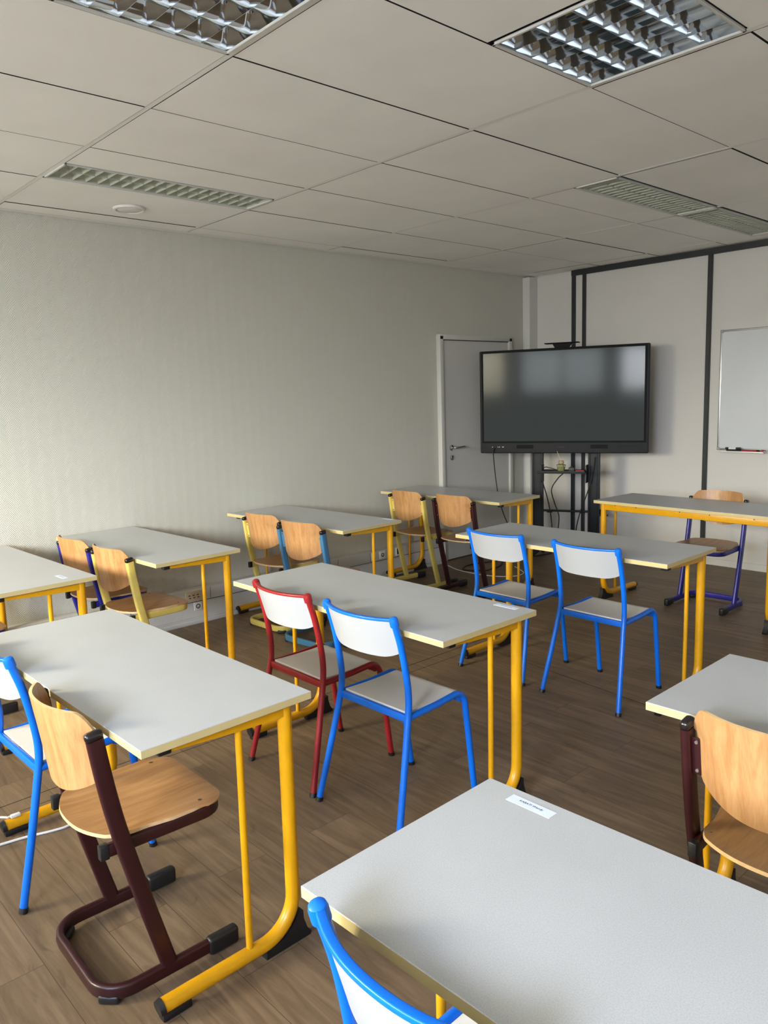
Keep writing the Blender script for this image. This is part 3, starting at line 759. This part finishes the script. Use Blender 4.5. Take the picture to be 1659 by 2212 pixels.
p = tvp(0.172, -0.01, 0.8285); o = MB(); o.cyl((-0.035, 0, 0.008), (0.03, 0, 0.008), 0.008, 12); o.cyl((0.03, 0, 0.008), (0.036, 0, 0.008), 0.006, 12)
o = link('marker_pen', o, 'red_plastic'); o.location = p; o.rotation_euler = (0, 0, TA); tag(o, 'red marker lying at the right end of the stand shelf', 'marker')

def cable(name, label, pts, r, mt, cat='cable', n=8):
    m = MB(); m.tube(spline(pts, n), r, 10); return tag(link(name, m, mt), label, cat)
cable('display_cable', 'black cable plugged into the lower left of the display, hanging down', [tvp(-0.607, 0.002, 1.036), tvp(-0.612, -0.012, 1.03), tvp(-0.618, -0.006, 0.98), tvp(-0.605, 0.02, 0.75), tvp(-0.575, 0.03, 0.55), tvp(-0.52, 0.03, 0.38), tvp(-0.44, 0.03, 0.20), tvp(-0.40, 0.03, 0.04), tvp(-0.36, 0.0, 0.006)], 0.0048, 'cable_black')
cable('shelf_cable', 'black cable hanging below the left end of the stand shelf', [tvp(-0.178, 0.03, 0.80), tvp(-0.165, 0.03, 0.72), tvp(-0.13, 0.05, 0.58), tvp(-0.10, 0.06, 0.42), tvp(-0.085, 0.06, 0.25), tvp(-0.07, 0.07, 0.05), tvp(-0.02, 0.1, 0.006)], 0.005, 'cable_black')
cable('shelf_cable', 'black cable drooping in a bend below the shelf middle', [tvp(0.02, 0.02, 0.81), tvp(-0.03, 0.02, 0.76), tvp(-0.085, 0.02, 0.66), tvp(-0.06, 0.04, 0.53), tvp(-0.025, 0.05, 0.42), tvp(-0.03, 0.05, 0.30), tvp(-0.05, 0.05, 0.12), tvp(-0.03, 0.06, 0.006)], 0.005, 'cable_black')
cable('shelf_cable', 'black cable running down beside the right pillar of the stand', [tvp(0.285, 0.12, 0.95), tvp(0.265, 0.115, 0.80), tvp(0.22, 0.09, 0.62), tvp(0.16, 0.08, 0.44), tvp(0.125, 0.08, 0.28), tvp(0.11, 0.08, 0.10), tvp(0.12, 0.09, 0.006)], 0.005, 'cable_black')
cable('shelf_cable', 'short black cable looping over the left end of the shelf', [tvp(-0.175, 0.06, 0.835), tvp(-0.15, 0.05, 0.862), tvp(-0.10, 0.045, 0.855), tvp(-0.05, 0.04, 0.842), tvp(-0.03, 0.035, 0.836)], 0.004, 'cable_black')

# photo-measured floor runs (metres)
def px(u, v, z=0.0):
    d = fwd + (u-829.5)/FPX*r2 - (v-1106)/FPX*u2; t = (z-CAM.z)/d.z; q = CAM+d*t; return (q.x, q.y, z)
def crop(ox, oy, s, lst, z): return [px(ox+a/s, oy+b/s, z) for a, b in lst]
cable('floor_cable', 'thin white cable curving across the floor near the door', crop(960, 1160, 6.9125, [(40, 420), (200, 490), (450, 545), (700, 580), (900, 590), (1080, 580), (1180, 540), (1150, 500), (1050, 440)], 0.005), 0.004, 'cable_white')
cable('floor_cable', 'black cable lying in a loose loop on the floor near the door', crop(960, 1160, 6.9125, [(1600, 240), (1310, 290), (1000, 330), (880, 350), (830, 430), (690, 480), (600, 500), (290, 490), (330, 430), (440, 405), (600, 380), (800, 352)], 0.006), 0.005, 'cable_black')
cable('floor_cable', 'white cable on the floor at lower left under the maroon chair', crop(0, 1640, 3.867, [(-160, 760), (0, 715), (220, 650), (430, 600), (560, 560), (622, 512), (640, 440)], 0.005), 0.0045, 'cable_white')
q = px(37, 1776, 0.066)
pg = thing('white_plug', 'white plug and lead resting on a yellow desk foot at left', 'plug', (1.917, 0.775, 0.0605), 0)
part('plug_body', lambda m: (m.box((0.004, 0.0, 0.006), (0.016, 0.034, 0.012), 0.003), m.box((-0.002, -0.022, 0.005), (0.008, 0.012, 0.006), 0.001)), 'white_plastic', pg)
part('lead', lambda m: m.tube(spline([(-0.002, -0.026, 0.005), (-0.03, -0.05, 0.003), (-0.10, -0.08, -0.03), (-0.20, -0.11, -0.0555)], 6), 0.004, 10), 'cable_white', pg)

# ------------------------------------------------------------------ whiteboard and pens
WX0, WX1, WZ0, WZ1 = 1.877, 3.08, 1.010, 2.004
wb = thing('whiteboard', 'whiteboard with slim aluminium frame on the back wall', 'whiteboard', ((WX0+WX1)/2, D, WZ0), 0)
hw = (WX1-WX0)/2; hh = WZ1-WZ0
part('board', lambda m: m.box((0, -0.010, hh/2), (2*hw-0.01, 0.012, hh-0.01)), 'whiteboard', wb)
def frm(m):
    for s in (-1, 1): m.box((s*(hw-0.007), -0.011, hh/2), (0.016, 0.022, hh), 0.003)
    for z in (0.007, hh-0.007): m.box((0, -0.011, z), (2*hw, 0.022, 0.016), 0.003)
part('frame', frm, 'alu', wb)
def cor(m):
    for s in (-1, 1):
        for z in (0.010, hh-0.010): m.box((s*(hw-0.010), -0.012, z), (0.024, 0.026, 0.024), 0.004)
part('corner_cap', cor, 'housing', wb)
TX0, TX1 = 1.935, 2.285
part('pen_tray', lambda m: (m.box(((TX0+TX1)/2-(WX0+WX1)/2, -0.048, -0.012), (TX1-TX0, 0.07, 0.004), 0.001, seg=1), m.box(((TX0+TX1)/2-(WX0+WX1)/2, -0.082, -0.009), (TX1-TX0, 0.004, 0.012), 0.001, seg=1)), 'alu', wb)
def marker(label, x, y, z, L, body, cap, sleeve=None):
    t = thing('marker_pen', label, 'marker', (x, y, z), 0, 'pens on the whiteboard tray')
    part('barrel', lambda m: m.cyl((-L/2, 0, 0.009), (L*0.2, 0, 0.009), 0.009, 14), body, t)
    part('pen_cap', lambda m: (m.cyl((L*0.2, 0, 0.009), (L*0.47, 0, 0.009), 0.0098, 14), m.cyl((L*0.47, 0, 0.009), (L/2, 0, 0.009), 0.0098, 14, 0.007)), cap, t)
    if sleeve: part('sleeve', lambda m: m.cyl((-L*0.28, 0, 0.009), (L*0.19, 0, 0.009), 0.0094, 14), sleeve, t)
    return t
zt_ = WZ0-0.010
marker('black marker lying flat on the whiteboard tray under a white-sleeved one', 2.035, D-0.055, zt_, 0.125, 'cable_black', 'cable_black')
marker('dark green marker with white sleeve on top of a black marker', 2.028, D-0.055, zt_+0.0185, 0.125, 'dark_profile', 'dark_profile', 'white_plastic')
marker('dark marker lying behind the red marker on the whiteboard tray', 2.170, D-0.034, zt_, 0.125, 'cable_black', 'cable_black')
marker('red marker lying on the whiteboard tray, right of the black markers', 2.160, D-0.058, zt_+0.004*0, 0.120, 'red_plastic', 'red_plastic')
t = MB(); t.cyl((0, 0, 0), (0, 0, 0.022), 0.009, 14); t = link('pen_cap', t, 'red_plastic'); t.location = (2.262, D-0.05, zt_); tag(t, 'loose dark red pen cap standing at the right end of the tray', 'pen cap')

# ------------------------------------------------------------------ sockets on the left trunking
def socket(label, y, z, wdt, hgt, base, hole):
    t = thing('wall_socket', label, 'socket', (XW+0.076, y, z), 0)
    part('cover_plate', lambda m: m.box((0.004, 0, 0), (0.008, wdt, hgt), 0.002), base, t); part('socket_face', hole, 'dark_hole', t); return t
def holes_multi(m):
    for k in (-0.035, -0.003, 0.03):
        m.box((0.0085, k, 0.006), (0.002, 0.016, 0.006)); m.box((0.0085, k+0.004, -0.012), (0.002, 0.014, 0.006))
socket('wide beige data outlet on the trunking below the left wall', 2.585, 0.206, 0.125, 0.07, 'beige_socket', holes_multi)
def hole_round(m):
    m.lathe([(0.011, 0.0), (0.011, 0.0016), (0.017, 0.0016), (0.017, 0)], (0.0075, 0, 0), 20, 'X'); m.cyl((0.007, 0.001, -0.006), (0.0095, 0.001, -0.006), 0.003, 10)
socket('white round-hole power socket under the beige data outlet', 2.612, 0.128, 0.062, 0.058, 'white_plastic', hole_round)
socket('white power socket seen between the yellow legs by the wall', 4.385, 0.206, 0.066, 0.066, 'white_plastic', hole_round)
socket('white blank outlet plate left of the wall power socket', 4.288, 0.206, 0.05, 0.07, 'white_plastic', lambda m: m.box((0.0082, 0.012, -0.02), (0.001, 0.01, 0.004)))
socket('open outlet with black recess on the trunking near the door', 4.575, 0.206, 0.062, 0.072, 'white_plastic', lambda m: m.box((0.0085, 0, 0.004), (0.002, 0.042, 0.05)))

# ------------------------------------------------------------------ paper labels on the desks
def text_mesh(body, size, parent, mt, loc):
    cu = bpy.data.curves.new('writing', 'FONT'); cu.body = body; cu.size = size; cu.align_x = 'CENTER'; cu.align_y = 'CENTER'
    cu.offset = size*0.012; cu.shear = 0.12; cu.extrude = 0.00005; cu.resolution_u = 3
    to = bpy.data.objects.new('tmp', cu); C.objects.link(to); bpy.context.view_layer.update()
    me = bpy.data.meshes.new_from_object(to.evaluated_get(bpy.context.evaluated_depsgraph_get())); bpy.data.objects.remove(to)
    o = link('writing', me, mt, parent); o.location = loc; return o
def desk_label(label, x, y, deg, wdt, hgt, text=None, size=0.006, mk=None, ink='ink'):
    t = thing('name_label', label, 'label', (x, y, TZ), R(deg), 'paper name labels on desks')
    part('paper', lambda m: m.box((0, 0, 0.00035), (wdt, hgt, 0.0005)), 'paper', t)
    if text: text_mesh(text, size, t, ink, (-0.001, 0.002, 0.00068))
    if mk:
        def dash(m):
            x = -wdt*0.22
            while x < wdt*0.25:
                l = random.uniform(0.0015, 0.0035); m.box((x, 0.001, 0.00066), (l, random.uniform(0.0022, 0.0042), 0.0001)); x += l+0.0011
        part('writing', dash, ink, t)
    return t
desk_label('paper name label with small readable writing on the foreground desk', 3.9755, 1.1625, 0.4, 0.104, 0.027, 'KABATI Wendy', 0.0084)
desk_label('faded paper name label on the middle desk behind the red chair', 3.033, 2.268, -0.3, 0.105, 0.026, mk=1, ink='ink_faint')
desk_label('faint paper name label on the desk at the left edge', 1.118, 1.303, 1.5, 0.10, 0.026, mk=1, ink='ink_faint')
desk_label('pale paper name label at the end of desk with sky blue chair', 1.118, 3.433, 1.5, 0.10, 0.024)
